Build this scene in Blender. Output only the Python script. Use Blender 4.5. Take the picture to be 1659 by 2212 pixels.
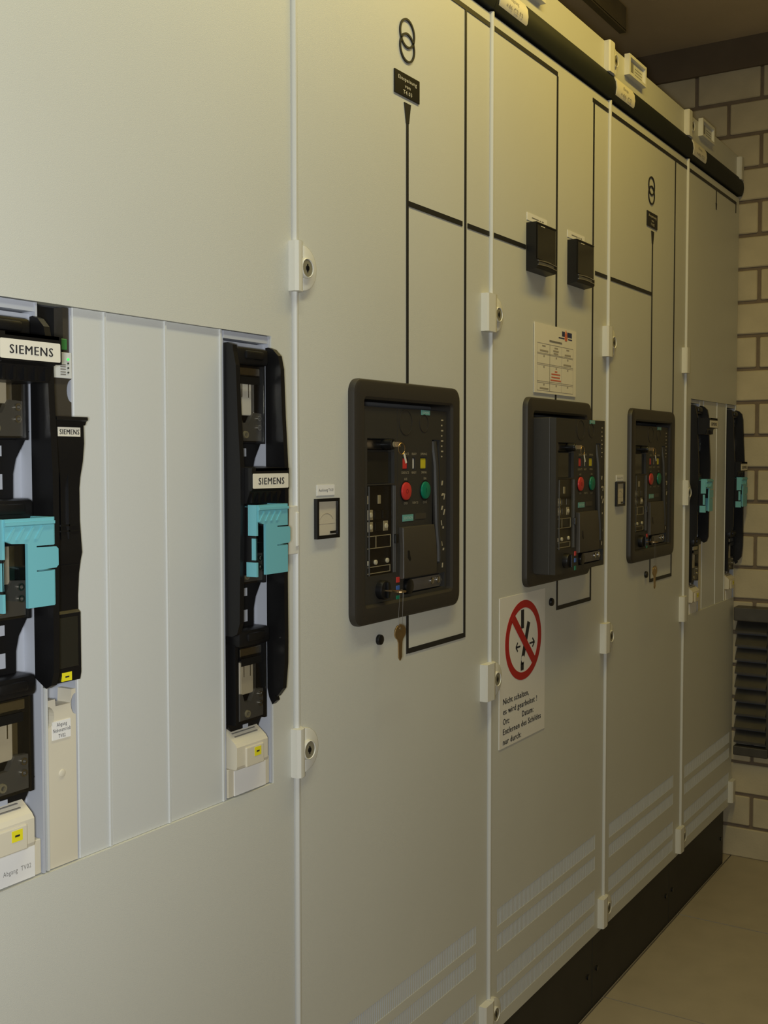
import bpy, bmesh, math, random
from mathutils import Matrix, Vector

random.seed(7)
S = bpy.context.scene
for o in list(bpy.data.objects):
    bpy.data.objects.remove(o)
COL = S.collection

# ------------------------------------------------------------------ camera
f_px, yaw, pitch, roll = 2408.65, 1.00884438, 0.0481785593, -0.00102092143
CAM = Vector((0.0, -0.957, 1.3034))
cy_, sy_, cp_, sp_ = math.cos(yaw), math.sin(yaw), math.cos(pitch), math.sin(pitch)
fw = Vector((sy_ * cp_, cy_ * cp_, -sp_)); rt = Vector((cy_, -sy_, 0)); up = rt.cross(fw)
rt2 = rt * math.cos(roll) + up * math.sin(roll); up2 = -rt * math.sin(roll) + up * math.cos(roll)
cam_data = bpy.data.cameras.new('camera')
cam = bpy.data.objects.new('camera', cam_data)
COL.objects.link(cam)
cam.matrix_world = Matrix(((rt2.x, up2.x, -fw.x, CAM.x), (rt2.y, up2.y, -fw.y, CAM.y), (rt2.z, up2.z, -fw.z, CAM.z), (0, 0, 0, 1)))
cam_data.sensor_fit = 'VERTICAL'; cam_data.sensor_height = 36.0
cam_data.lens = f_px * 36.0 / 2212.0
cam_data.clip_start = 0.01
S.camera = cam

# ------------------------------------------------------------------ world, lights, exposure
w = bpy.data.worlds.new('world'); S.world = w; w.use_nodes = True
w.node_tree.nodes['Background'].inputs['Color'].default_value = (1, 0.9, 0.7, 1)
w.node_tree.nodes['Background'].inputs['Strength'].default_value = 0.02

def area(name, loc, target, sx, sy, power, color):
    d = bpy.data.lights.new(name, 'AREA'); d.shape = 'RECTANGLE'; d.size = sx; d.size_y = sy
    d.energy = power; d.color = color
    o = bpy.data.objects.new(name, d); COL.objects.link(o); o.location = loc
    o.rotation_euler = (Vector(target) - Vector(loc)).to_track_quat('-Z', 'Y').to_euler()
    return o
# two warm fluorescent battens under the ceiling of the aisle, and the flash of the camera
area('fluorescent_near', (1.0, -0.5, 2.57), (1.0, -0.5, 0), 1.25, 0.12, 7.7, (0.99, 1.0, 0.72))
area('fluorescent_mid', (2.1, -0.42, 2.57), (2.1, -0.42, 0), 1.25, 0.12, 7.6, (1.0, 0.73, 0.14))
area('camera_flash', (-0.05, -0.945, 1.29), (0.9, 0, 1.15), 0.10, 0.10, 13.0, (0.97, 1.0, 1.02))
S.view_settings.view_transform = 'Standard'
S.view_settings.look = 'None'
S.view_settings.gamma = 1.0
S.view_settings.use_curve_mapping = False
S.view_settings.exposure = 0.0

# ------------------------------------------------------------------ materials
def mat(name, col, rough=0.5, metal=0.0, var=0.0, vscale=8.0, bump=0.0, bscale=600.0, emit=None, alpha=None, spec=0.5):
    m = bpy.data.materials.new(name); m.use_nodes = True
    nt = m.node_tree; b = nt.nodes['Principled BSDF']
    b.inputs['Base Color'].default_value = (*col, 1)
    b.inputs['Roughness'].default_value = rough; b.inputs['Metallic'].default_value = metal
    b.inputs['Specular IOR Level'].default_value = spec
    if var or bump:
        tc = nt.nodes.new('ShaderNodeTexCoord')
    if var:
        n = nt.nodes.new('ShaderNodeTexNoise'); n.inputs['Scale'].default_value = vscale; n.inputs['Detail'].default_value = 5
        r = nt.nodes.new('ShaderNodeValToRGB')
        r.color_ramp.elements[0].position = 0.3; r.color_ramp.elements[1].position = 0.7
        r.color_ramp.elements[0].color = (*[c * (1 - var) for c in col], 1)
        r.color_ramp.elements[1].color = (*[min(1, c * (1 + var)) for c in col], 1)
        nt.links.new(tc.outputs['Object'], n.inputs['Vector']); nt.links.new(n.outputs['Fac'], r.inputs['Fac'])
        nt.links.new(r.outputs['Color'], b.inputs['Base Color'])
    if bump:
        n2 = nt.nodes.new('ShaderNodeTexNoise'); n2.inputs['Scale'].default_value = bscale; n2.inputs['Detail'].default_value = 2
        bp = nt.nodes.new('ShaderNodeBump'); bp.inputs['Strength'].default_value = bump; bp.inputs['Distance'].default_value = 0.001
        nt.links.new(tc.outputs['Object'], n2.inputs['Vector']); nt.links.new(n2.outputs['Fac'], bp.inputs['Height'])
        nt.links.new(bp.outputs['Normal'], b.inputs['Normal'])
    if emit:
        b.inputs['Emission Color'].default_value = (*emit[0], 1); b.inputs['Emission Strength'].default_value = emit[1]
    if alpha is not None:
        b.inputs['Alpha'].default_value = alpha
    return m

def glass(name, tint, gl=0.08, rough=0.05):
    m = bpy.data.materials.new(name); m.use_nodes = True; nt = m.node_tree; nt.nodes.clear()
    out = nt.nodes.new('ShaderNodeOutputMaterial'); mix = nt.nodes.new('ShaderNodeMixShader')
    mix.inputs[0].default_value = gl
    tr = nt.nodes.new('ShaderNodeBsdfTransparent'); tr.inputs['Color'].default_value = (*tint, 1)
    g = nt.nodes.new('ShaderNodeBsdfGlossy'); g.inputs['Roughness'].default_value = rough
    nt.links.new(tr.outputs[0], mix.inputs[1]); nt.links.new(g.outputs[0], mix.inputs[2])
    nt.links.new(mix.outputs[0], out.inputs[0])
    return m

M = {
    'paint': mat('door_paint', (0.60, 0.60, 0.54), 0.46, var=0.02, vscale=3, bump=0.25, bscale=900),
    'panel': mat('blanking_plastic', (0.60, 0.61, 0.585), 0.5, bump=0.12, bscale=1200),
    'trim': mat('edge_paint', (0.62, 0.62, 0.58), 0.4),
    'latch': mat('latch_plastic', (0.70, 0.69, 0.62), 0.4),
    'body': mat('cabinet_steel_inside', (0.10, 0.10, 0.10), 0.6, var=0.1),
    'side': mat('cabinet_side', (0.55, 0.55, 0.49), 0.5),
    'band': mat('band_rubber', (0.011, 0.014, 0.012), 0.60, var=0.1, vscale=20, spec=0.3),
    'plinth': mat('plinth_black', (0.018, 0.017, 0.015), 0.55, var=0.15, vscale=12, bump=0.1),
    'line': mat('mimic_black', (0.012, 0.012, 0.012), 0.5),
    'ink': mat('ink_black', (0.012, 0.012, 0.015), 0.7),
    'inkgrey': mat('ink_grey', (0.20, 0.19, 0.17), 0.7),
    'inkred': mat('ink_red', (0.62, 0.16, 0.08), 0.7),
    'inkblue': mat('ink_blue', (0.025, 0.03, 0.09), 0.7),
    'signred': mat('sign_red', (0.42, 0.012, 0.012), 0.5),
    'white': mat('white_vinyl', (0.78, 0.76, 0.70), 0.5),
    'paper': mat('paper', (0.76, 0.72, 0.60), 0.75, var=0.02),
    'labelw': mat('label_white', (0.80, 0.79, 0.76), 0.55),
    'cream': mat('brand_cream', (0.74, 0.70, 0.58), 0.45),
    'beige': mat('beige_plastic', (0.66, 0.61, 0.48), 0.45, var=0.02),
    'black': mat('black_plastic', (0.0065, 0.0062, 0.0065), 0.40, bump=0.1, bscale=1500, spec=0.35),
    'black2': mat('black_gloss', (0.007, 0.007, 0.007), 0.28, spec=0.4),
    'charcoal': mat('charcoal_plastic', (0.030, 0.028, 0.024), 0.5, bump=0.25, bscale=1600),
    'bezel': mat('bezel_plastic', (0.030, 0.026, 0.021), 0.42, bump=0.2, bscale=1600),
    'lever': mat('lever_plastic', (0.050, 0.043, 0.032), 0.42, bump=0.2, bscale=1600),
    'backplate': mat('backplate_grey', (0.46, 0.48, 0.53), 0.5),
    'teal': mat('teal_plastic', (0.16, 0.46, 0.52), 0.42),
    'tealtag': mat('teal_tag', (0.13, 0.36, 0.33), 0.4),
    'tealtxt': mat('tag_letters', (0.50, 0.62, 0.56), 0.5),
    'red': mat('red_button', (0.55, 0.035, 0.03), 0.35),
    'reddark': mat('red_engraving', (0.25, 0.012, 0.012), 0.5),
    'green': mat('green_button', (0.0, 0.17, 0.095), 0.35),
    'greendark': mat('green_engraving', (0.0, 0.05, 0.03), 0.5),
    'yellow': mat('yellow_plastic', (0.55, 0.47, 0.02), 0.45),
    'ylabel': mat('yellow_label', (0.80, 0.72, 0.02), 0.5),
    'blue': mat('blue_mark', (0.04, 0.12, 0.40), 0.4),
    'terminal': mat('green_terminal', (0.05, 0.22, 0.06), 0.4),
    'led': mat('led_green', (0.05, 0.6, 0.1), 0.3, emit=((0.08, 1.0, 0.14), 0.75)),
    'leddark': mat('led_off', (0.05, 0.06, 0.05), 0.3),
    'metal': mat('polished_steel', (0.62, 0.61, 0.58), 0.22, metal=1.0),
    'lockmetal': mat('lock_steel', (0.30, 0.275, 0.19), 0.45, metal=0.3),
    'brass': mat('key_brass', (0.42, 0.29, 0.14), 0.34, metal=0.9, var=0.1, vscale=60),
    'galv': mat('galvanised_steel', (0.23, 0.22, 0.21), 0.42, metal=0.7, var=0.15, vscale=14),
    'tray': mat('tray_steel', (0.075, 0.065, 0.048), 0.5, metal=0.3, var=0.15, vscale=14),
    'louvre': mat('louvre_steel', (0.085, 0.080, 0.070), 0.42, metal=0.4, var=0.2, vscale=14),
    'contact': mat('contact_cover_grey', (0.085, 0.083, 0.08), 0.35),
    'dim': mat('notice_print', (0.36, 0.32, 0.25), 0.7),
    'ceramic': mat('fuse_ceramic', (0.60, 0.54, 0.42), 0.4),
    'knobbeige': mat('dial_beige', (0.42, 0.37, 0.26), 0.4),
    'smoke': glass('smoked_window', (0.90, 0.89, 0.86), 0.06),
    'etuglass': glass('clear_cover', (0.93, 0.92, 0.88), 0.06),
    'meterglass': glass('meter_glass', (0.96, 0.95, 0.92), 0.09, 0.02),
    'meterface': mat('meter_face', (0.68, 0.63, 0.52), 0.6),
    'darkglass': mat('dark_instrument_glass', (0.020, 0.019, 0.014), 0.12),
    'brick': mat('sand_lime_brick', (0.52, 0.455, 0.31), 0.85, var=0.10, vscale=9, bump=0.6, bscale=160),
    'mortar': mat('mortar', (0.20, 0.155, 0.11), 0.95, var=0.12, vscale=30, bump=0.5, bscale=200),
    'concrete': mat('ceiling_concrete', (0.56, 0.45, 0.29), 0.9, var=0.06, vscale=4, bump=0.4, bscale=120),
    'wall': mat('wall_paint', (0.50, 0.46, 0.38), 0.85, var=0.03, vscale=3),
    'tile': mat('floor_tile', (0.40, 0.345, 0.25), 0.42, var=0.05, vscale=14, bump=0.05, bscale=300),
    'grout': mat('floor_joint', (0.06, 0.05, 0.035), 0.8, var=0.05),
    'darkstrip': mat('dark_joint', (0.14, 0.105, 0.065), 0.9, var=0.1),
}

# ------------------------------------------------------------------ mesh helpers (x along the row, o = distance out of the door plane, z up)
def V(x, o, z):
    return (x, -o, z)

def box(bm, x0, x1, o0, o1, z0, z1, bev=0.0, seg=2):
    vs = [bm.verts.new(V(x, o, z)) for x in (x0, x1) for o in (o0, o1) for z in (z0, z1)]
    fs = []
    for q in ((0, 1, 3, 2), (4, 6, 7, 5), (0, 4, 5, 1), (2, 3, 7, 6), (0, 2, 6, 4), (1, 5, 7, 3)):
        fs.append(bm.faces.new([vs[i] for i in q]))
    if bev:
        es = list({e for f in fs for e in f.edges})
        bmesh.ops.bevel(bm, geom=es, offset=bev, segments=seg, profile=0.5, affect='EDGES')

def prism(bm, pts, axis, a, b, bev=0.0):
    """axis 'o': pts are (x, z); axis 'x': pts are (o, z); axis 'z': pts are (x, o)."""
    def P(p, t):
        if axis == 'o': return V(p[0], t, p[1])
        if axis == 'x': return V(t, p[0], p[1])
        return V(p[0], p[1], t)
    va = [bm.verts.new(P(p, a)) for p in pts]; vb = [bm.verts.new(P(p, b)) for p in pts]
    fs = [bm.faces.new(va), bm.faces.new(vb[::-1])]
    n = len(pts)
    for i in range(n):
        fs.append(bm.faces.new((va[i], vb[i], vb[(i + 1) % n], va[(i + 1) % n])))
    if bev:
        bmesh.ops.bevel(bm, geom=list(fs[1].edges), offset=bev, segments=2, profile=0.5, affect='EDGES')

def circle_pts(x, z, r, n=24, a0=0.0, a1=None):
    if a1 is None:
        return [(x + r * math.cos(2 * math.pi * i / n), z + r * math.sin(2 * math.pi * i / n)) for i in range(n)]
    return [(x + r * math.cos(a0 + (a1 - a0) * i / n), z + r * math.sin(a0 + (a1 - a0) * i / n)) for i in range(n + 1)]

def disc(bm, x, z, r, o0, o1, n=24, bev=0.0):
    prism(bm, circle_pts(x, z, r, n), 'o', o0, o1, bev)

def rrect(x0, x1, z0, z1, r, n=6):
    pts = []
    for cx, cz, a in ((x1 - r, z1 - r, 0), (x0 + r, z1 - r, 90), (x0 + r, z0 + r, 180), (x1 - r, z0 + r, 270)):
        for i in range(n + 1):
            t = math.radians(a + 90.0 * i / n); pts.append((cx + r * math.cos(t), cz + r * math.sin(t)))
    return pts

def ring(bm, loops, closed=True):
    """loops: list of lists of 3-D points with equal counts; bridges them in turn."""
    vv = [[bm.verts.new(p) for p in lp] for lp in loops]
    n = len(vv[0])
    rng = range(len(vv)) if closed else range(len(vv) - 1)
    for k in rng:
        a, b = vv[k], vv[(k + 1) % len(vv)]
        for i in range(n):
            bm.faces.new((a[i], a[(i + 1) % n], b[(i + 1) % n], b[i]))

def tube(bm, pts, r, n=8, closed=False):
    pts = [Vector(p) for p in pts]; rings = []
    m = len(pts)
    for i, p in enumerate(pts):
        a = pts[(i - 1) % m] if (closed or i > 0) else p
        b = pts[(i + 1) % m] if (closed or i < m - 1) else p
        t = (b - a).normalized()
        u = t.cross(Vector((0.3, 0.2, 0.93)))
        if u.length < 1e-4: u = t.cross(Vector((1, 0, 0)))
        u.normalize(); v = t.cross(u)
        rings.append([bm.verts.new(p + r * (u * math.cos(2 * math.pi * k / n) + v * math.sin(2 * math.pi * k / n))) for k in range(n)])
    for i in range(m if closed else m - 1):
        a, b = rings[i], rings[(i + 1) % m]
        for k in range(n):
            bm.faces.new((a[k], a[(k + 1) % n], b[(k + 1) % n], b[k]))
    if not closed:
        bm.faces.new(rings[0][::-1]); bm.faces.new(rings[-1])

def holed(bm, x0, x1, z0, z1, o0, o1, holes):
    """plate x0..x1, z0..z1 between o0 (back) and o1 (front) with rectangular holes (hx0,hx1,hz0,hz1)."""
    xs = sorted({x0, x1, *[h[0] for h in holes], *[h[1] for h in holes]})
    zs = sorted({z0, z1, *[h[2] for h in holes], *[h[3] for h in holes]})
    def solid(i, j):
        if i < 0 or j < 0 or i >= len(xs) - 1 or j >= len(zs) - 1: return False
        cx, cz = (xs[i] + xs[i + 1]) / 2, (zs[j] + zs[j + 1]) / 2
        return not any(h[0] < cx < h[1] and h[2] < cz < h[3] for h in holes)
    cache = {}
    def vt(i, j, o):
        k = (i, j, o)
        if k not in cache: cache[k] = bm.verts.new(V(xs[i], o, zs[j]))
        return cache[k]
    for i in range(len(xs) - 1):
        for j in range(len(zs) - 1):
            if not solid(i, j): continue
            bm.faces.new((vt(i, j, o1), vt(i + 1, j, o1), vt(i + 1, j + 1, o1), vt(i, j + 1, o1)))
            bm.faces.new((vt(i, j + 1, o0), vt(i + 1, j + 1, o0), vt(i + 1, j, o0), vt(i, j, o0)))
            for (di, dj, a, b) in ((-1, 0, (i, j), (i, j + 1)), (1, 0, (i + 1, j + 1), (i + 1, j)), (0, -1, (i + 1, j), (i, j)), (0, 1, (i, j + 1), (i + 1, j + 1))):
                if not solid(i + di, j + dj):
                    bm.faces.new((vt(*a, o0), vt(*a, o1), vt(*b, o1), vt(*b, o0)))

def empty(name, loc, label, cat, group=None):
    o = bpy.data.objects.new(name, None); COL.objects.link(o); o.location = loc; o.empty_display_size = 0.05
    o['label'] = label; o['category'] = cat
    if group: o['group'] = group
    return o

def root_loc(p):
    while p.parent is not None: p = p.parent
    return Vector(p.location)

def obj(name, bm, m, parent=None, smooth=False, label=None, kind=None):
    bmesh.ops.recalc_face_normals(bm, faces=bm.faces)
    me = bpy.data.meshes.new(name)
    if parent is not None:
        bmesh.ops.translate(bm, verts=bm.verts, vec=-root_loc(parent))
    bm.to_mesh(me); bm.free()
    me.materials.append(M[m])
    if smooth:
        me.shade_smooth()
        try: me.set_sharp_from_angle(angle=math.radians(35))
        except Exception: pass
    o = bpy.data.objects.new(name, me); COL.objects.link(o)
    if parent is not None: o.parent = parent
    if label: o['label'] = label
    if kind: o['kind'] = kind
    return o

def B(name, m, parent, *boxes, bev=0.0, **k):
    bm = bmesh.new()
    for b in boxes: box(bm, *b, bev=bev)
    return obj(name, bm, m, parent, **k)

def PR(name, m, parent, pts, axis, a, b, bev=0.0, **k):
    bm = bmesh.new(); prism(bm, pts, axis, a, b, bev); return obj(name, bm, m, parent, **k)

def thing_mesh(o, label, cat, group=None):
    o['label'] = label; o['category'] = cat
    if group: o['group'] = group
    return o

_tc = {}
def text(name, s, m, parent, x, z, o, h, wd=None, align='CENTER', bold=0.0, depth=0.0003):
    """letters standing proud of a face: x anchor, z baseline centre, h capital height, wd overall width."""
    key = s
    if key not in _tc:
        cu = bpy.data.curves.new('t', 'FONT'); cu.body = s; cu.size = 1.0; cu.resolution_u = 2; cu.space_character = 1.12; 
        tmp = bpy.data.objects.new('t', cu); COL.objects.link(tmp)
        me = bpy.data.meshes.new_from_object(tmp)
        COL.objects.unlink(tmp); bpy.data.objects.remove(tmp); bpy.data.curves.remove(cu)
        co = [v.co.copy() for v in me.vertices]
        fs = [list(p.vertices) for p in me.polygons]
        bpy.data.meshes.remove(me)
        _tc[key] = (co, fs)
    co, fs = _tc[key]
    xs = [c.x for c in co]; x0, x1 = min(xs), max(xs)
    sc = h / 0.70
    sx = sc if wd is None else wd / (x1 - x0)
    off = -(x0 + x1) / 2 * sx if align == 'CENTER' else -x0 * sx
    bm = bmesh.new()
    for k in range(3 if bold else 1):
        sh = (k - 1) * bold * sx if bold else 0.0
        vs = [bm.verts.new(V(x + off + c.x * sx + sh, o + depth + 0.00004 * k, z + (c.y - 0.35) * sc)) for c in co]
        for f in fs:
            try: bm.faces.new([vs[i] for i in f])
            except ValueError: pass
    return obj(name, bm, m, parent)

def copy_tree(o, parent=None, loc=None):
    c = o.copy(); COL.objects.link(c)
    if parent is not None: c.parent = parent
    if loc is not None: c.location = loc
    for ch in list(o.children):
        copy_tree(ch, c)
    return c

# ------------------------------------------------------------------ the setting
XW = 3.655                      # face of the brick end wall
ZC = 2.632                      # ceiling
def struct(name, m, *boxes):
    bm = bmesh.new()
    for b in boxes: box(bm, *b)
    o = obj(name, bm, m); o['kind'] = 'structure'
    return o
floor = struct('floor', 'grout', (-2.6, XW + 0.25, -0.85, 2.3, -0.08, -0.004))
ceiling = struct('ceiling', 'concrete', (-2.6, XW + 0.25, -0.85, 2.3, ZC, ZC + 0.12))
wall_far = struct('wall_far', 'mortar', (XW + 0.008, XW + 0.25, -0.85, 2.3, -0.08, ZC))
struct('wall_left', 'wall', (-2.6, -2.45, -0.85, 2.3, -0.08, ZC))
struct('wall_back', 'wall', (-2.6, XW + 0.25, -0.85, -0.72, -0.08, ZC))
struct('wall_right', 'wall', (-2.6, XW + 0.25, 2.2, 2.3, -0.08, ZC))
trim = struct('trim_1', 'darkstrip', (XW - 0.012, XW + 0.02, -0.72, 2.2, 2.535, ZC))

# sand-lime bricks of the end wall, one object each
pitch_z, pitch_y, jt = 0.1062, 0.2068, 0.011
bm = bmesh.new(); box(bm, 0, 0.03, 0, pitch_y - jt, 0, pitch_z - jt, bev=0.003, seg=1)
bmesh.ops.recalc_face_normals(bm, faces=bm.faces)
brick_me = bpy.data.meshes.new('brick'); bm.to_mesh(brick_me); bm.free(); brick_me.materials.append(M['brick'])
for c in range(24):
    z = -0.006 + c * pitch_z + jt / 2
    y0 = -0.062 if c % 2 else 0.041
    for k in range(-6, 3):
        y = y0 + k * pitch_y
        b = bpy.data.objects.new('brick', brick_me); COL.objects.link(b); b.parent = wall_far
        b.location = (XW + random.uniform(-0.0015, 0.002), y + pitch_y - jt / 2 + random.uniform(-0.001, 0.001), z + random.uniform(-0.001, 0.001))

# floor plates
tp = 0.5790
bm = bmesh.new(); box(bm, 0.0020, tp - 0.0020, -tp + 0.0020, -0.0020, -0.03, 0.0)
bmesh.ops.recalc_face_normals(bm, faces=bm.faces)
tile_me = bpy.data.meshes.new('tile'); bm.to_mesh(tile_me); bm.free(); tile_me.materials.append(M['tile'])
for i in range(-6, 2):
    for j in range(-1, 4):
        t = bpy.data.objects.new('tile', tile_me); COL.objects.link(t); t.parent = floor
        t.location = (2.518 + i * tp + (0 if i < 1 else 0), -(j * tp) + 0.0 - tp, random.uniform(-0.0004, 0.0004))

# ------------------------------------------------------------------ the five cabinets
SE = [0.690, 1.2765, 1.8915, 2.4975, 3.0965, 3.6460]
PL = [0.690, 1.290, 1.872, 2.446, 3.018, 3.568]
ZD0, ZD1, ZB0, ZB1, ZT = 0.176, 2.128, 2.134, 2.187, 2.258
labels = ['nearest cabinet, cropped by the photo, with wide blank strips between two tall fuse switches',
          'second cabinet, its breaker flush in a black frame below the topmost engraved black plate',
          'third cabinet, with the drawn-out breaker, two black meters, paper notice and prohibition sign',
          'fourth cabinet, its small breaker beside a tiny white-faced meter and ring symbol',
          'farthest cabinet, standing against the brick wall, with two distant fuse switches']
cabs = []
plinth = empty('cabinet_plinth', (PL[0], 0, 0), 'black plinth running along the floor beneath all the cabinets', 'plinth')
HOLES = {0: [(0.724, 1.228, 0.847, 1.472)], 4: [(3.159, 3.6405, 0.853, 1.472)]}
BEZ = {1: 1.417, 2: 2.040, 3: 2.642}          # left edge of the breaker frames
VROWS = [(0.384, 0.419), (0.335, 0.367), (0.251, 0.287), (0.203, 0.236)]
VX = {1: (1.385, 1.845), 2: (1.934, 2.450), 3: (2.539, 3.036), 4: (3.137, 3.612)}

def latch(cab, s, z, left=0.026, lock=True, proud=0.015, half=0.035, split=True, gap=0.016, base=0.0):
    """white cover plate over the door gap with a lock boss on its right."""
    bm = bmesh.new()
    x1 = s + 0.004
    if split:
        prism(bm, [(s - left, base), (x1 - 0.008, base), (x1 - 0.008, base + proud + 0.0005), (s - left + 0.003, base + proud), (s - left, base + proud - 0.003)], 'z', z - half, z + half)
        prism(bm, [(x1 - 0.0072, base), (x1 + 0.012, base), (x1 + 0.006, base + proud * 0.7), (x1, base + proud - 0.001), (x1 - 0.0072, base + proud)], 'z', z - half, z + half)
    else:
        prism(bm, [(s - left, base), (x1 + 0.012, base), (x1 + 0.004, base + proud * 0.85), (x1 - 0.003, base + proud), (s - left + 0.004, base + proud), (s - left, base + proud - 0.004)], 'z', z - half, z + half)
    cxk = s + gap
    if lock:
        pts = [(cxk - 0.004, z - half * 0.92)] + circle_pts(cxk - 0.004, z, half * 0.92, 14, -math.pi / 2, math.pi / 2)[1:]
        prism(bm, pts, 'o', base, base + 0.007, 0.0015)
        loops = [[V(cxk + r * math.cos(2 * math.pi * i / 24), o, z + r * math.sin(2 * math.pi * i / 24)) for i in range(24)]
                 for r, o in ((0.0148, base + 0.005), (0.0143, base + 0.0115), (0.0130, base + 0.0125), (0.0122, base + 0.0110), (0.0122, base + 0.004))]
        ring(bm, loops, closed=False)
    la = obj('door_latch', bm, 'latch', cab, smooth=True)
    if lock:
        bm = bmesh.new(); disc(bm, cxk, z, 0.0123, base + 0.004, base + 0.0112, 20)
        obj('lock_cylinder', bm, 'lockmetal', la)
        bm = bmesh.new(); disc(bm, cxk, z, 0.0040, base + 0.0105, base + 0.0118, 14)
        box(bm, cxk - 0.0010, cxk + 0.0010, base + 0.0105, base + 0.0120, z - 0.0060, z + 0.0060)
        obj('key_slot', bm, 'black2', la)
    return la

for i in range(5):
    x0, x1 = SE[i], SE[i + 1]
    cab = empty('switchgear_cabinet', (x0, 0, 0), labels[i], 'cabinet')
    cabs.append(cab)
    # carcass
    bm = bmesh.new()
    box(bm, x0 + 0.001, x1 - 0.001, -0.575, -0.060, ZD0, ZT - 0.004)
    obj('carcass', bm, 'side', cab)
    bm = bmesh.new()
    box(bm, x0 + 0.002, x1 - 0.002, -0.0595, -0.054, ZD0, ZT - 0.006)
    box(bm, x0 + 0.001, x0 + 0.004, -0.0540, -0.019, ZD0, ZT - 0.006)
    box(bm, x1 - 0.004, x1 - 0.001, -0.0540, -0.019, ZD0, ZT - 0.006)
    obj('inner_frame', bm, 'body', cab)
    # door with its openings
    holes = list(HOLES.get(i, []))
    if i in BEZ:
        holes.append((BEZ[i] + 0.022, BEZ[i] + 0.318, 1.062, 1.405))
    if i in VX:
        holes += [(VX[i][0], VX[i][1], a, b) for a, b in VROWS]
    bm = bmesh.new()
    dx0 = x0 + (0.0101 if i else 0.001)
    holed(bm, dx0, x1 - 0.0016, ZD0, ZD1, -0.018, 0.0, holes)
    door = obj('door', bm, 'paint', cab)
    if i in VX:
        for a, b in VROWS:
            bm = bmesh.new(); n = int((VX[i][1] - VX[i][0]) / 0.0062)
            px = (VX[i][1] - VX[i][0]) / n
            for k in range(n):
                xx = VX[i][0] + k * px
                box(bm, xx, xx + px * 0.52, -0.006, -0.0004, a, b)
            box(bm, VX[i][0], VX[i][1], -0.016, -0.012, a, b)
            obj('vent_grille', bm, 'panel', door, kind='stuff')
    # rounded bead along the hinge edge
    if i:
        bm = bmesh.new()
        prism(bm, [(x0 + 0.0008, -0.018), (x0 + 0.0098, -0.018), (x0 + 0.0098, 0.002), (x0 + 0.0085, 0.0046), (x0 + 0.0060, 0.0058), (x0 + 0.0033, 0.0054), (x0 + 0.0012, 0.0030), (x0 + 0.0008, 0.0005)], 'z', ZD0, ZD1 + 0.003)
        obj('edge_bead', bm, 'trim', cab, smooth=True)
    # black band, convex, and the header flap above it
    bm = bmesh.new()
    prof = [(-0.03, ZB0), (0.008, ZB0), (0.013, ZB0 + 0.012), (0.0145, ZB0 + 0.026), (0.013, ZB0 + 0.040), (0.007, ZB1), (-0.03, ZB1)]
    prism(bm, prof, 'x', x0 + 0.0006, x1 - 0.0006)
    obj('header_band', bm, 'band', cab, smooth=True)
    bm = bmesh.new()
    box(bm, x0 + 0.001, x1 - 0.001, -0.045, 0.0, ZB1 + 0.002, ZT, bev=0.0015, seg=1)
    obj('header_flap', bm, 'paint', cab)
    # plinth
    bm = bmesh.new(); box(bm, PL[i] + 0.0012, PL[i + 1] - 0.0012, -0.024, -0.003, 0.0, ZD0 - 0.003, bev=0.001, seg=1)
    pl = obj('plinth_panel', bm, 'plinth', plinth)
    for bx in (PL[i] + 0.028, PL[i + 1] - 0.028):
        bm = bmesh.new(); disc(bm, bx, 0.088, 0.006, -0.004, 0.0005, 10); obj('plinth_bolt', bm, 'black2', pl)
    bm = bmesh.new(); box(bm, PL[i] + 0.004, PL[i + 1] - 0.004, -0.55, -0.0242, 0.0, ZD0 - 0.004)
    obj('plinth_frame', bm, 'plinth', plinth)

# blank strips between the fuse switches
def strips(cab, xs, z0, z1):
    for a, b in zip(xs, xs[1:]):
        bm = bmesh.new()
        prism(bm, [(a + 0.0006, -0.030), (a + 0.0006, -0.006), (a + 0.0016, -0.0045), (b - 0.0042, -0.0045), (b - 0.0036, -0.0025), (b - 0.0010, -0.0025), (b - 0.0006, -0.0035), (b - 0.0006, -0.030)], 'z', z0, z1)
        obj('blanking_strip', bm, 'panel', cab)
strips(cabs[0], [0.8745, 0.9245, 1.0245, 1.1275], 0.8475, 1.4715)
strips(cabs[4], [3.300, 3.440, 3.543], 0.8535, 1.4715)

# latches and hinge covers
z_up, z_mid, z_lo, z_bot = 1.574, 1.206, 0.880, 0.222
for z in (z_up, z_lo):
    latch(cabs[1], SE[1], z, left=0.008, split=False, gap=0.022)
bm = bmesh.new(); box(bm, SE[1] - 0.019, SE[1] + 0.004, 0.0, 0.0055, 1.167, 1.236, bev=0.001)
box(bm, SE[1] - 0.001, SE[1] + 0.0045, 0.0045, 0.0080, 1.178, 1.227, bev=0.001)
obj('hinge_cover', bm, 'latch', cabs[1])
for i, s in ((2, SE[2]), (3, SE[3])):
    for z in (z_up, z_lo, z_bot):
        latch(cabs[i], s, z, left=0.033 if i == 2 else 0.027, gap=0.019)
latch(cabs[4], SE[4], z_up, lock=False); latch(cabs[4], SE[4], z_mid, left=0.004, split=False, gap=0.024)
latch(cabs[4], SE[4], z_lo, lock=False); latch(cabs[4], SE[4], z_bot, left=0.033)
latch(cabs[4], SE[5] - 0.006, z_bot, left=0.030, lock=False, split=False)
for i, s in ((2, SE[2]), (3, SE[3]), (4, SE[4])):
    latch(cabs[i], s, 2.222, left=0.030, proud=0.014, gap=0.016)
latch(cabs[4], SE[5] - 0.008, 2.216, left=0.028, lock=False, split=False)

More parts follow.
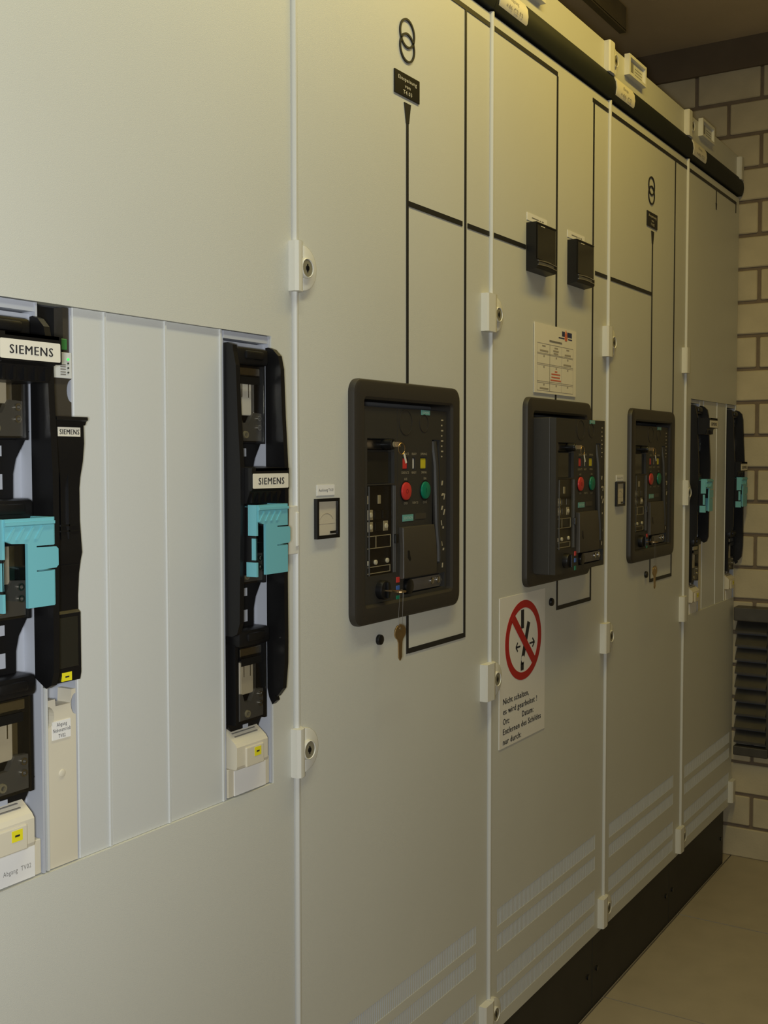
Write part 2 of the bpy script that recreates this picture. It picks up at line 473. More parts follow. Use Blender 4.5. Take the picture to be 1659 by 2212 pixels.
# raised type plates on the header flaps
for i, s in ((2, SE[2]), (3, SE[3]), (4, SE[4])):
    a, b = s + 0.101, s + 0.222
    bm = bmesh.new()
    holed(bm, a, b, 2.217, 2.266, 0.0, 0.013, [(a + 0.008, b - 0.008, 2.224, 2.259)])
    fr = obj('type_plate', bm, 'latch', cabs[i])
    B('plate_insert', 'trim', fr, (a + 0.008, b - 0.008, 0.0003, 0.006, 2.224, 2.259))
    B('plate_mark', 'inkgrey', fr, (a + 0.012, a + 0.044, 0.006, 0.0066, 2.228, 2.255))
    B('plate_print', 'inkgrey', fr, *[(a + 0.055, b - 0.016, 0.006, 0.0063, zz, zz + 0.0014) for zz in (2.231, 2.238, 2.245)])

# curved name labels clipped on the black band
for i, s in ((2, SE[2]), (3, SE[3]), (4, SE[4])):
    a, b = s + 0.011, s + 0.131
    bm = bmesh.new()
    pr = [(0.0095, ZB0 + 0.007), (0.0150, ZB0 + 0.013), (0.0168, ZB0 + 0.026), (0.0155, ZB0 + 0.040), (0.0100, ZB1 - 0.002), (0.0065, ZB1 - 0.006), (0.012, ZB0 + 0.026), (0.006, ZB0 + 0.010)]
    prism(bm, pr, 'x', a, b)
    lb = obj('band_label', bm, 'cream', cabs[i], smooth=True)
    text('label_text', '+46 C2 F3' if i == 2 else '+46 C2', 'inkgrey', lb, (a + b) / 2, ZB0 + 0.0190, 0.0168, 0.0085, 0.070)
    text('label_text', 'Kupplung' if i == 2 else 'Einsp.', 'inkgrey', lb, (a + b) / 2, ZB0 + 0.0355, 0.0166, 0.0070, 0.036)

# ------------------------------------------------------------------ mimic diagram on the doors
LW = 0.0044
def hl(cab, x0, x1, z): B('mimic_line', 'line', cab, (x0, x1, 0.0, 0.0012, z - LW, z + LW))
def vl(cab, x, z0, z1): B('mimic_line', 'line', cab, (x - 0.0033, x + 0.0033, 0.0, 0.0012, z0, z1))
c2, c3, c4, c5 = cabs[1:5]
hl(c2, 1.30, SE[2] - 0.002, 2.1055); hl(c3, SE[2] + 0.012, 2.2025, 2.1055); hl(c3, 2.399, SE[3] - 0.002, 2.1055)
hl(c4, SE[3] + 0.012, SE[4] - 0.002, 2.1055); hl(c5, SE[4] + 0.012, 3.608, 2.1055)
vl(c2, 1.7945, 0.976, 2.101); vl(c2, 1.592, 1.427, 1.860); vl(c2, 1.592, 0.976, 1.040)
hl(c2, 1.5965, 1.783, 1.7225); hl(c2, 1.803, SE[2] - 0.002, 1.7225); hl(c2, 1.5965, 1.7900, 0.980)
hl(c3, SE[2] + 0.012, 2.050, 1.7235); vl(c3, 2.2025, 1.427, 2.101); vl(c3, 2.4070, 0.977, 2.101)
vl(c3, 2.2165, 0.977, 1.040); hl(c3, 2.221, 2.4025, 0.981)
hl(c3, 2.421, SE[3] - 0.002, 1.7240); hl(c4, SE[3] + 0.012, 2.8080, 1.7240)
vl(c4, 2.8125, 1.427, 1.868); vl(c4, 2.9940, 0.980, 2.101); vl(c4, 2.8190, 0.980, 1.042); hl(c4, 2.8230, 2.9895, 0.984)
vl(c5, 3.3855, 2.046, 2.101); vl(c5, 3.6040, 2.075, 2.101)
for cab, x, z in ((c2, 1.592, 1.8835), (c4, 2.8125, 1.8835), (c5, 3.3855, 2.064)):
    s = 1.0 if cab is not c5 else 0.6
    PR('mimic_arrow', 'line', cab, [(x - 0.0105 * s, z), (x + 0.0105 * s, z), (x + 0.0044 * s, z - 0.032 * s), (x - 0.0044 * s, z - 0.032 * s)], 'o', 0.0, 0.0014)
for cab, x in ((c2, 1.5905), (c4, 2.7995)):
    for z in (1.9955, 1.9725):
        bm = bmesh.new()
        loops = [[V(x + r * math.cos(2 * math.pi * k / 40), o, z + 1.0 * r * math.sin(2 * math.pi * k / 40)) for k in range(40)] for r, o in ((0.0238, 0.0), (0.0238, 0.0025), (0.0205, 0.0025), (0.0205, 0.0))]
        ring(bm, loops)
        obj('transformer_ring', bm, 'line', cab)
for cab, x, lines in ((c2, 1.5895, ('Einspeisung', 'von', 'T4.03')), (c4, 2.806, ('Einspeisung', 'von', 'T4.02'))):
    pl = B('engraved_plate', 'black', cab, (x - 0.0395, x + 0.0395, 0.0, 0.0025, 1.8915, 1.9290), bev=0.0006)
    for t, z, wd in zip(lines, (1.9195, 1.9090, 1.8990), (0.058, 0.017, 0.028)):
        text('engraved_text', t, 'cream', pl, x, z, 0.0025, 0.0062, wd)
for cab, x, z in ((c2, 1.503, 1.012), (c3, 2.1835, 0.998), (c4, 2.785, 1.003)):
    bm = bmesh.new(); disc(bm, x, z, 0.0085, 0.0, 0.006, 18, 0.002); obj('hole_plug', bm, 'black', cab, smooth=True)

# breaker frames (fixed to the doors)
for i, bx in BEZ.items():
    x0, x1, z0, z1 = bx, bx + 0.340, 1.0415, 1.4265
    outer = rrect(x0, x1, z0, z1, 0.022, 6)
    def shr(d, r): return rrect(x0 + d, x1 - d, z0 + d, z1 - d, r, 6)
    seq = [(outer, 0.0), (outer, 0.006), (shr(0.0015, 0.0205), 0.0105), (shr(0.005, 0.018), 0.0125), (shr(0.027, 0.008), 0.0120), (shr(0.031, 0.006), 0.0085), (shr(0.032, 0.005), -0.030), (shr(0.025, 0.005), -0.030), (shr(0.024, 0.006), 0.0)]
    bm = bmesh.new(); ring(bm, [[V(p[0], o, p[1]) for p in lp] for lp, o in seq])
    obj('breaker_frame', bm, 'bezel', cabs[i], smooth=True)

# ------------------------------------------------------------------ circuit breakers
def make_breaker(x0, of, label, detail=True, key_hang=True):
    Wd = 0.270; z0, z1 = 1.0665, 1.3855
    t = empty('circuit_breaker', (x0, -of, 1.0665), label, 'circuit breaker', 'withdrawable circuit breakers in the doors')
    def X(u): return x0 + u
    F = of
    # housing: side walls and two front covers with a seam, recess for the trip unit
    bm = bmesh.new(); box(bm, X(0), X(Wd), -0.052, F - 0.012, z0, z1, bev=0.002)
    obj('housing', bm, 'charcoal', t)
    bm = bmesh.new()
    holed(bm, X(0.002), X(0.1035), z0 + 0.001, z1 - 0.001, F - 0.013, F, [(X(0.013), X(0.094), 1.315, 1.3350), (X(0.013), X(0.094), 1.2625, 1.3145), (X(0.013), X(0.095), 1.1165, 1.2605)])
    obj('left_cover', bm, 'charcoal', t)
    bm = bmesh.new()
    holed(bm, X(0.1045), X(Wd - 0.002), z0 + 0.001, z1 - 0.001, F - 0.013, F, [(X(0.1195), X(0.1375), 1.284, 1.3050), (X(0.1515), X(0.1600), 1.284, 1.3050), (X(0.1775), X(0.1995), 1.284, 1.3050), (X(0.2175), X(0.2440), 1.120, 1.3350), (X(0.122), X(0.262), 1.0775, 1.1030)])
    obj('front_cover', bm, 'charcoal', t)
    # lock bar, display window
    B('lock_bar', 'black2', t, (X(0.014), X(0.093), F - 0.010, F - 0.003, 1.3165, 1.3340), bev=0.002)
    bm = bmesh.new(); disc(bm, X(0.066), 1.3255, 0.0085, F - 0.004, F + 0.016, 18, 0.002)
    lk = obj('lock_cylinder', bm, 'black2', t, smooth=True)
    bm = bmesh.new(); disc(bm, X(0.066), 1.3255, 0.0045, F + 0.0165, F + 0.0172, 14); obj('lock_face', bm, 'lockmetal', lk)
    B('display_window', 'darkglass', t, (X(0.0140), X(0.0930), F - 0.011, F - 0.006, 1.2635, 1.3135))
    # trip unit behind a clear cover
    tu = B('trip_unit', 'black', t, (X(0.0135), X(0.0945), F - 0.012, F - 0.0050, 1.117, 1.260))
    dials = [(0.018, 1.2375, 0.006, 0.013), (0.054, 1.2375, 0.008, 0.014), (0.027, 1.2135, 0.015, 0.016), (0.027, 1.1945, 0.015, 0.016), (0.073, 1.1945, 0.013, 0.016)]
    for (u, z, a, b) in dials:
        B('dial_plate', 'knobbeige', tu, (X(u) - a / 2, X(u) + a / 2, F - 0.0050, F - 0.0032, z - b / 2, z + b / 2), bev=0.0006)
        if a > 0.01:
            bm = bmesh.new(); disc(bm, X(u), z, 0.0042, F - 0.0032, F - 0.0010, 14, 0.001); obj('dial_knob', bm, 'cream', tu)
    for (u, z) in ((0.048, 1.2135), (0.072, 1.2135), (0.050, 1.1945)):
        B('dip_switch', 'black2', tu, (X(u) - 0.008, X(u) + 0.008, F - 0.0050, F - 0.0030, z - 0.0065, z + 0.0065), bev=0.0006)
    for (u, z) in ((0.020, 1.1370), (0.043, 1.1375), (0.078, 1.1380)):
        bm = bmesh.new(); disc(bm, X(u), z, 0.0040, F - 0.0050, F - 0.0020, 14, 0.001); obj('test_socket', bm, 'cream', tu)
    bm = bmesh.new(); holed(bm, X(0.016), X(0.090), 1.1595, 1.1800, F - 0.0050, F - 0.0042, [(X(0.0172), X(0.0445), 1.1607, 1.1788), (X(0.0457), X(0.0888), 1.1607, 1.1788)])
    obj('display_frame', bm, 'knobbeige', tu)
    bm = bmesh.new(); holed(bm, X(0.018), X(0.088), 1.1195, 1.1310, F - 0.0050, F - 0.0042, [(X(0.0192), X(0.0868), 1.1207, 1.1298)])
    obj('socket_frame', bm, 'knobbeige', tu)
    bm = bmesh.new(); box(bm, X(0.0142), X(0.0940), F + 0.0006, F + 0.0020, 1.1173, 1.2598)
    cv = obj('clear_cover', bm, 'etuglass', t)
    for ua in (0.0143, 0.0872, 0.0922):
        B('cover_edge', 'contact', cv, (X(ua), X(ua + 0.0007), F + 0.001, F + 0.0032, 1.118, 1.259))
    B('cover_catch', 'black2', cv, (X(0.0890), X(0.0985), F - 0.001, F + 0.006, 1.1650, 1.1800), bev=0.001)
    # round knock-outs
    for u, r in ((0.130, 0.0210), (0.190, 0.0150)):
        bm = bmesh.new()
        loops = [[V(X(u) + rr * math.cos(2 * math.pi * k / 32), o, 1.3625 + rr * math.sin(2 * math.pi * k / 32)) for k in range(32)] for rr, o in ((r, F - 0.001), (r, F + 0.0008), (r - 0.0012, F + 0.0008), (r - 0.0012, F - 0.001))]
        ring(bm, loops); obj('knockout_ring', bm, 'bezel', t)
    tg = B('name_tag', 'tealtag', t, (X(0.1800), X(0.2085), F - 0.001, F + 0.0008, 1.3765, 1.3875 - 0.003)); text('tag_text', 'SIEMENS', 'tealtxt', tg, X(0.19425), 1.3805, F + 0.0008, 0.0036, 0.022)
    tg = B('name_tag', 'tealtag', t, (X(0.1190), X(0.1530), F - 0.001, F + 0.0008, 1.1990, 1.2100)); text('tag_text', 'SENTRON', 'tealtxt', tg, X(0.1360), 1.2045, F + 0.0008, 0.0045, 0.028)
    tg = B('rating_tag', 'lever', t, (X(0.1600), X(0.1950), F - 0.001, F + 0.0008, 1.2010, 1.2105))
    # indicators
    for nm, m, a, b, dep in (('position_indicator', 'red', 0.1205, 0.1365, 0.003), ('ready_indicator', 'labelw', 0.1525, 0.1590, 0.003), ('spring_indicator', 'yellow', 0.1785, 0.1985, 0.0035)):
        B(nm, m, t, (X(a), X(b), F - 0.012, F - 0.0015, 1.2855, 1.3035), bev=0.0015)
    # push buttons
    for nm, m, u, eng in (('open_button', 'red', 0.1290, 'O'), ('close_button', 'green', 0.1925, 'I')):
        bm = bmesh.new(); disc(bm, X(u), 1.2490, 0.0148, F - 0.002, F + 0.0035, 28, 0.0015)
        bt = obj(nm, bm, m, t, smooth=True)
        text('engraving', eng, m + 'dark', bt, X(u), 1.2490, F + 0.0035, 0.0075)
        bm = bmesh.new()
        loops = [[V(X(u) + rr * math.cos(2 * math.pi * k / 28), o, 1.2490 + rr * math.sin(2 * math.pi * k / 28)) for k in range(28)] for rr, o in ((0.0175, F - 0.001), (0.0172, F + 0.001), (0.0155, F + 0.001), (0.0153, F - 0.001))]
        ring(bm, loops); obj('button_collar', bm, 'black', t, smooth=True)
    for s, u, z, wd in (('CONTACTS', 0.129, 1.3105, 0.020), ('READY', 0.1565, 1.3105, 0.015), ('SPRING', 0.1885, 1.3105, 0.021), ('CONTACTS', 0.127, 1.2795, 0.024), ('READY', 0.1560, 1.2795, 0.015), ('SPRING', 0.1890, 1.2795, 0.017),
                        ('AUS', 0.129, 1.2690, 0.009), ('EIN', 0.1925, 1.2690, 0.008), ('OPEN', 0.129, 1.2290, 0.012), ('PUSH TO', 0.1605, 1.2290, 0.018), ('CLOSE', 0.1925, 1.2290, 0.013)):
        text('front_print', s, 'inkgrey' if False else 'knobbeige', t, X(u), z, F, 0.0040, wd)
    # charging handle: curved body and lever in its track
    PR('handle_body', 'lever', t, [(X(0.110), 1.1050), (X(0.112), 1.1550), (X(0.108), 1.1900), (X(0.214), 1.1900), (X(0.2160), 1.1650), (X(0.2240), 1.1350), (X(0.2225), 1.1050)], 'o', F - 0.002, F + 0.0075, 0.0022, smooth=True)
    B('handle_track', 'black', t, (X(0.218), X(0.2435), F - 0.0125, F - 0.0115, 1.1205, 1.3345))
    bm = bmesh.new()
    tube(bm, [V(X(0.2255), F - 0.003, 1.332), V(X(0.2245), F + 0.002, 1.290), V(X(0.2245), F + 0.003, 1.240), V(X(0.226), F + 0.004, 1.190), V(X(0.2325), F + 0.004, 1.150), V(X(0.2330), F + 0.003, 1.125)], 0.0062, 10)
    obj('charging_handle', bm, 'charcoal', t, smooth=True)
    B('track_scale', 'knobbeige', t, *[(X(0.2490), X(0.2490 + 0.004 + 0.003 * (k % 2)), F, F + 0.0003, 1.305 + k * 0.009, 1.3075 + k * 0.009) for k in range(8)])
    for u, z, du, dz, sl in ((0.2495, 1.256, 0.004, 0.008, 0.002), (0.2500, 1.238, 0.007, 0.004, 0.003), (0.2580, 1.231, 0.002, 0.010, 0.003), (0.2490, 1.213, 0.004, 0.007, 0.003), (0.2565, 1.204, 0.003, 0.010, 0.004), (0.2505, 1.186, 0.002, 0.009, -0.002), (0.2545, 1.180, 0.004, 0.004, 0.0), (0.2510, 1.150, 0.003, 0.008, -0.002), (0.2550, 1.142, 0.004, 0.004, 0.001), (0.2520, 1.112, 0.003, 0.008, 0.001)):
        PR('painted_glint', 'knobbeige', t, [(X(u), z), (X(u + du), z), (X(u + du + sl), z + dz), (X(u + sl), z + dz)], 'o', F - 0.0002, F + 0.0006)  # irregular reflections beside the track, painted as slanted beige chips
    PR('lower_slot', 'black', t, [(X(0.124), 1.151), (X(0.129), 1.151), (X(0.131), 1.143), (X(0.134), 1.136), (X(0.131), 1.133), (X(0.124), 1.139)], 'o', F + 0.0070, F + 0.0080)
    # rotary switch, marks, stowed crank
    bm = bmesh.new(); disc(bm, X(0.051), 1.0930, 0.0155, F - 0.001, F + 0.012, 26, 0.003)
    rs = obj('rotary_switch', bm, 'black', t, smooth=True)
    B('pointer', 'black2', rs, (X(0.0485), X(0.0535), F + 0.012, F + 0.0165, 1.0800, 1.1060), bev=0.001)
    for nm, m, z in (('red_mark', 'red', 1.1040), ('blue_mark', 'blue', 1.0900), ('green_mark', 'green', 1.0735)):
        B(nm, m, t, (X(0.0990), X(0.1085), F - 0.001, F + 0.0012, z - 0.0045, z + 0.0045), bev=0.0005)
    B('crank_well', 'black', t, (X(0.1235), X(0.2610), F - 0.0125, F - 0.0110, 1.0785, 1.1020))
    bm = bmesh.new()
    prism(bm, rrect(X(0.128), X(0.258), 1.0800, 1.1000, 0.0095, 6), 'o', F - 0.011, F - 0.003, 0.002)
    ck = obj('hand_crank', bm, 'galv', t, smooth=True)
    bm = bmesh.new(); disc(bm, X(0.1375), 1.0900, 0.0125, F - 0.004, F + 0.004, 22, 0.001); obj('crank_grip', bm, 'black2', ck, smooth=True)
    for u in (0.222, 0.244):
        bm = bmesh.new(); disc(bm, X(u), 1.0915, 0.0058, F - 0.004, F - 0.0010, 16, 0.001); obj('crank_stud', bm, 'metal', ck, smooth=True)
    return t

make_breaker(1.4515, 0.004, 'large flush breaker in the nearest black frame, keys hanging below it')
make_breaker(2.0765, 0.056, 'breaker drawn out of its frame, its dark left side showing, above the prohibition sign')
make_breaker(2.6775, 0.004, 'smallest breaker in the farthest black frame, right of the tiny white meter')

# ------------------------------------------------------------------ keys
def key_outline(x, z, s=1.0, o_up=True):
    """a hanging key: round bow on top at (x, z), blade downwards."""
    bow = [(x + (p[0] - x) * 1.32, p[1]) for p in circle_pts(x, z, 0.0125 * s, 22, math.radians(-62), math.radians(242))]
    bl = [(x - 0.0052 * s, z - 0.016 * s), (x - 0.0046 * s, z - 0.040 * s), (x, z - 0.0455 * s), (x + 0.0046 * s, z - 0.040 * s), (x + 0.0046 * s, z - 0.034 * s), (x + 0.0036 * s, z - 0.032 * s), (x + 0.0046 * s, z - 0.030 * s), (x + 0.0052 * s, z - 0.016 * s)]
    return bow + bl

def key_bunch(x, o, zb, xl, ol, zl, label, s=1.0):
    t = empty('key_bunch', (xl, -ol, zl), label, 'keys')
    bm = bmesh.new()
    # key standing in the lock, seen nearly edge-on
    prism(bm, [(xl - 0.003, ol - 0.016), (xl + 0.003, ol - 0.016), (xl + 0.003, ol + 0.008)] + [(xl + 0.010 * math.sin(a), ol + 0.020 - 0.011 * math.cos(a)) for a in [0.5 + k * (2 * math.pi - 1.0) / 14 for k in range(15)]] + [(xl - 0.003, ol + 0.008)], 'z', zl - 0.0011, zl + 0.0011)
    obj('lock_key', bm, 'brass', t)
    bm = bmesh.new()
    zt = zl - 0.001; top = [V(xl - 0.002, ol + 0.022, zt + 0.003), V(xl + 0.003, ol + 0.023, zt + 0.004), V(xl + 0.008, ol + 0.022, zt + 0.002)]
    pts = top + [V(x + 0.0062, o + 0.001, zb + 0.030), V(x + 0.0050, o + 0.001, zb + 0.010), V(x, o + 0.001, zb + 0.0045), V(x - 0.0050, o + 0.001, zb + 0.010), V(x - 0.0055, o + 0.001, zb + 0.030)]
    tube(bm, pts, 0.00032, 6, closed=True)
    obj('split_ring', bm, 'galv', t, smooth=True)
    bm = bmesh.new(); prism(bm, key_outline(x, zb, s), 'o', o - 0.001, o + 0.0012, 0.0004)
    hk = obj('hanging_key', bm, 'brass', t)
    bm = bmesh.new(); disc(bm, x, zb + 0.006, 0.0026, o + 0.0011, o + 0.0016, 12); obj('key_hole', bm, 'metal', hk)
    return t
key_bunch(1.5020, 0.041, 1.0275, 1.5025, 0.020, 1.0925, 'brown key hanging on a long wire ring below the large near breaker')
key_bunch(2.7360, 0.041, 1.0190, 2.7300, 0.020, 1.0925, 'brown key hanging on a long ring below the smallest far breaker')
def small_key(x, o, z, label):
    t = empty('small_key', (x, -o, z), label, 'key', 'keys in the upper breaker locks')
    B('key_blade', 'brass', t, (x - 0.0012, x + 0.0012, o, o + 0.010, z - 0.004, z + 0.004))
    bm = bmesh.new(); tube(bm, [V(x + 0.010 * math.cos(a), o + 0.012, z - 0.007 + 0.009 * math.sin(a)) for a in [2 * math.pi * k / 14 for k in range(14)]], 0.0007, 6, closed=True)
    obj('key_ring', bm, 'brass', t, smooth=True)
    PR('key_tag', 'cream', t, [(x + 0.006, z - 0.016), (x + 0.0095, z - 0.0145), (x + 0.016, z - 0.029), (x + 0.0125, z - 0.0305)], 'o', o + 0.0115, o + 0.0125)
    return t
small_key(1.4515 + 0.066, 0.0228, 1.3255, 'small key with pale tag in the top lock of the large near breaker')
small_key(2.0765 + 0.066, 0.0748, 1.3255, 'small key in the top lock of the drawn-out middle breaker')
small_key(2.6775 + 0.066, 0.0228, 1.3255, 'small key in the top lock of the smallest far breaker')

# ------------------------------------------------------------------ meters
def small_meter(x0, x1, z0, z1, label):
    t = empty('panel_meter', (x0, 0, z0), label, 'meter', 'small white-faced meters')
    bm = bmesh.new(); holed(bm, x0, x1, z0, z1, 0.0, 0.0062, [(x0 + 0.0045, x1 - 0.0045, z0 + 0.0050, z1 - 0.0045)])
    obj('meter_frame', bm, 'black2', t)
    fc = B('meter_face', 'meterface', t, (x0 + 0.0045, x1 - 0.0045, 0.0, 0.0020, z0 + 0.005, z1 - 0.0045))
    xc = (x0 + x1) / 2
    bm = bmesh.new(); tube(bm, [V(xc + 0.021 * math.cos(a), 0.0021, z0 + 0.016 + 0.021 * math.sin(a)) for a in [math.radians(35 + 11 * k) for k in range(11)]], 0.00035, 5)
    obj('meter_scale', bm, 'dim', fc)
    B('meter_cover', 'black2', fc, (x1 - 0.020, x1 - 0.0045, 0.0020, 0.0040, z0 + 0.0070, z0 + 0.0105))
    B('scale_line', 'dim', fc, (x0 + 0.007, x1 - 0.007, 0.0020, 0.0023, z0 + 0.0215, z0 + 0.0219))
    # slightly convex pane
    bm = bmesh.new(); n = 8; grid = []
    for i in range(n + 1):
        row = []
        for j in range(n + 1):
            u, v = i / n * 2 - 1, j / n * 2 - 1
            row.append(bm.verts.new(V(xc + u * ((x1 - x0) / 2 - 0.0045), 0.0048 + 0.0016 * (1 - u * u) * (1 - v * v), (z0 + z1) / 2 + v * ((z1 - z0) / 2 - 0.0045))))
        grid.append(row)
    for i in range(n):
        for j in range(n):
            bm.faces.new((grid[i][j], grid[i + 1][j], grid[i + 1][j + 1], grid[i][j + 1]))
    obj('glass_pane', bm, 'meterglass', t, smooth=True)
    return t
small_meter(1.3270, 1.3850, 1.1845, 1.2440, 'small white-faced meter in black frame left of the large near breaker')
small_meter(2.5600, 2.6160, 1.1870, 1.2460, 'tiny white-faced meter in black frame left of the smallest far breaker')
for cab, a, b, z0, z1, s in ((c2, 1.334, 1.379, 1.2485, 1.2640, 'Ausl\u00f6sung T4.03'), (c4, 2.567, 2.615, 1.2480, 1.2620, 'Ausl\u00f6sung T4.02')):
    lb = B('name_label', 'labelw', cab, (a, b, 0.0, 0.001, z0, z1)); text('label_text', s, 'ink' if cab is c2 else 'inkgrey', lb, (a + b) / 2, (z0 + z1) / 2 + 0.0003, 0.001, 0.0042, 0.037)

def square_meter(x0, label):
    t = empty('square_meter', (x0, 0, 1.6775), label, 'meter', 'black square meters under name strips')
    x1 = x0 + 0.096; z0, z1 = 1.6775, 1.7725
    bm = bmesh.new()
    prism(bm, [(0.0, z0), (0.0215, z0 + 0.0035), (0.0245, z0 + 0.0065), (0.0245, z0 + 0.0200), (0.0215, z0 + 0.0215), (0.0215, z1 - 0.004), (0.0235, z1 - 0.0015), (0.0225, z1), (0.0, z1)], 'x', x0, x1)
    obj('meter_housing', bm, 'black', t)
    B('dial_glass', 'darkglass', t, (x0 + 0.004, x1 - 0.004, 0.021, 0.0232, z0 + 0.0225, z1 - 0.005), bev=0.0006)
    bm = bmesh.new()
    n = 12
    for zo in (0.0185, 0.0105):
        tube(bm, [V(x0 + 0.003 + (x1 - x0 - 0.006) * k / n, 0.0247, z0 + zo + 0.0022 * math.sin(math.pi * k / n)) for k in range(n + 1)], 0.0014, 6)
    obj('chrome_arc', bm, 'metal', t, smooth=True)
    B('scale_window', 'contact', t, (x0 + 0.006, x1 - 0.016, 0.0243, 0.0249, z0 + 0.0120, z0 + 0.0172))
    B('dial_mark', 'cream', t, (x0 + 0.020, x0 + 0.038, 0.0232, 0.0237, z1 - 0.0075, z1 - 0.0060))
    return t
square_meter(2.0530, 'left one of two black square meters, on the door left of the black vertical line')
square_meter(2.2610, 'right one of two black square meters, lower in view, right of the black line')
for a, b in ((2.055, 2.152), (2.2600, 2.3560)):
    lb = B('name_label', 'labelw', c3, (a, b, 0.0, 0.001, 1.7785, 1.7935))
    B('label_print', 'inkgrey', lb, (a + 0.022, a + 0.055, 0.001, 0.0012, 1.7850, 1.7872), (a + 0.059, a + 0.067, 0.001, 0.0012, 1.7850, 1.7872), (a + 0.071, a + 0.080, 0.001, 0.0012, 1.7850, 1.7872))

# ------------------------------------------------------------------ paper notice and prohibition sign
nx0, nx1, nz0, nz1 = 2.0900, 2.3080, 1.4375, 1.5800
nt_ = empty('paper_notice', (nx0, 0, nz0), 'white paper notice with a red flame logo and table, below the black meters', 'notice')
B('sheet', 'paper', nt_, (nx0, nx1, 0.0013, 0.0025, nz0, nz1))
def nb(name, m, *rects):
    return B(name, m, nt_, *[(nx0 + a * 0.218, nx0 + b * 0.218, 0.0025, 0.0028, nz0 + c * 0.1425, nz0 + d * 0.1425) for a, b, c, d in rects], kind='stuff' if len(rects) > 1 else None)
rows_ = [0.715, 0.575, 0.560, 0.425, 0.405, 0.170, 0.148, 0.035]
nb('table_line', 'dim', *[(0.06, 0.92, r, r + 0.006) for r in rows_])
nb('table_line', 'paper', (0.35, 0.353, 0.04, 0.71))
nb('table_print', 'dim', (0.17, 0.25, 0.675, 0.695), (0.46, 0.54, 0.67, 0.69), (0.75, 0.82, 0.675, 0.695), (0.12, 0.31, 0.60, 0.625), (0.43, 0.56, 0.625, 0.65), (0.44, 0.55, 0.59, 0.61), (0.71, 0.86, 0.595, 0.62),
   (0.20, 0.23, 0.525, 0.55), (0.49, 0.52, 0.525, 0.55), (0.77, 0.80, 0.525, 0.55), (0.68, 0.87, 0.445, 0.47), (0.20, 0.23, 0.37, 0.395), (0.49, 0.52, 0.37, 0.395), (0.77, 0.80, 0.37, 0.395),
   (0.20, 0.23, 0.115, 0.14), (0.49, 0.52, 0.115, 0.14), (0.77, 0.80, 0.115, 0.14), (0.12, 0.32, 0.058, 0.082))
nb('table_rule', 'dim', *[(x, x + 0.003, 0.035, 0.715) for x in (0.06, 0.35, 0.63, 0.918)])
nb('title_print', 'inkgrey', (0.34, 0.64, 0.758, 0.785))
nb('warning_print', 'inkred', (0.47, 0.53, 0.325, 0.345), (0.39, 0.60, 0.285, 0.305), (0.39, 0.59, 0.240, 0.260), (0.37, 0.62, 0.195, 0.215))
nb('logo_block', 'inkblue', (0.64, 0.71, 0.880, 0.955), (0.77, 0.885, 0.880, 0.955), (0.56, 0.70, 0.842, 0.860), (0.79, 0.89, 0.842, 0.860))
PR('logo_flame', 'inkred', nt_, [(nx0 + a * 0.218, nz0 + b * 0.1425) for a, b in ((0.735, 0.985), (0.765, 0.92), (0.772, 0.86), (0.760, 0.82), (0.715, 0.82), (0.703, 0.86), (0.710, 0.91))], 'o', 0.0025, 0.0031)

sx0, sx1, sz0, sz1 = 1.9385, 2.1530, 0.7340, 1.0310
sg = empty('prohibition_sign', (sx0, 0, sz0), 'white sign with red crossed circle, German text about not switching, under the middle breaker', 'sign')
B('sign_plate', 'white', sg, (sx0, sx1, 0.0, 0.0012, sz0, sz1))
ccx, ccz, R1, R0 = 2.0480, 0.9360, 0.0850, 0.0690
bm = bmesh.new()
ring(bm, [[V(ccx + r * math.cos(2 * math.pi * k / 64), o, ccz + 0.95 * r * math.sin(2 * math.pi * k / 64)) for k in range(64)] for r, o in ((R1, 0.001), (R1, 0.0017), (R0, 0.0017), (R0, 0.001))])
obj('red_ring', bm, 'signred', sg)
d = math.sqrt(0.5) * 0.0735; hw = 0.0062
PR('red_bar', 'signred', sg, [(ccx - d - hw, ccz + d - hw), (ccx - d + hw, ccz + d + hw), (ccx + d + hw, ccz - d + hw), (ccx + d - hw, ccz - d - hw)], 'o', 0.0013, 0.0021)
bm = bmesh.new()
def quad(x0, z0, x1, z1, hw, o0=0.0012, o1=0.0016):
    dx, dz = x1 - x0, z1 - z0; L = math.hypot(dx, dz); nx, nz = -dz / L * hw, dx / L * hw
    prism(bm, [(x0 + nx, z0 + nz), (x0 - nx, z0 - nz), (x1 - nx, z1 - nz), (x1 + nx, z1 + nz)], 'o', o0, o1)
quad(2.0420, 0.9980, 2.0420, 0.9600, 0.0068)
quad(2.0720, 0.9700, 2.0440, 0.9000, 0.0068)
quad(2.0440, 0.9005, 2.0415, 0.8870, 0.0068); quad(2.0415, 0.8890, 2.0415, 0.8750, 0.0068)
quad(2.0320, 0.9250, 2.0120, 0.9250, 0.0018); quad(2.0120, 0.9250, 2.0200, 0.9340, 0.0018); quad(2.0120, 0.9250, 2.0200, 0.9160, 0.0018)
quad(2.0760, 0.9250, 2.1000, 0.9250, 0.0018); quad(2.1000, 0.9250, 2.0900, 0.9340, 0.0018); quad(2.1000, 0.9250, 2.0900, 0.9160, 0.0018)
obj('switch_symbol', bm, 'ink', sg)
bm = bmesh.new(); disc(bm, 2.0440, 0.8975, 0.0068, 0.0016, 0.0019, 18); obj('pivot_dot', bm, 'white', sg)
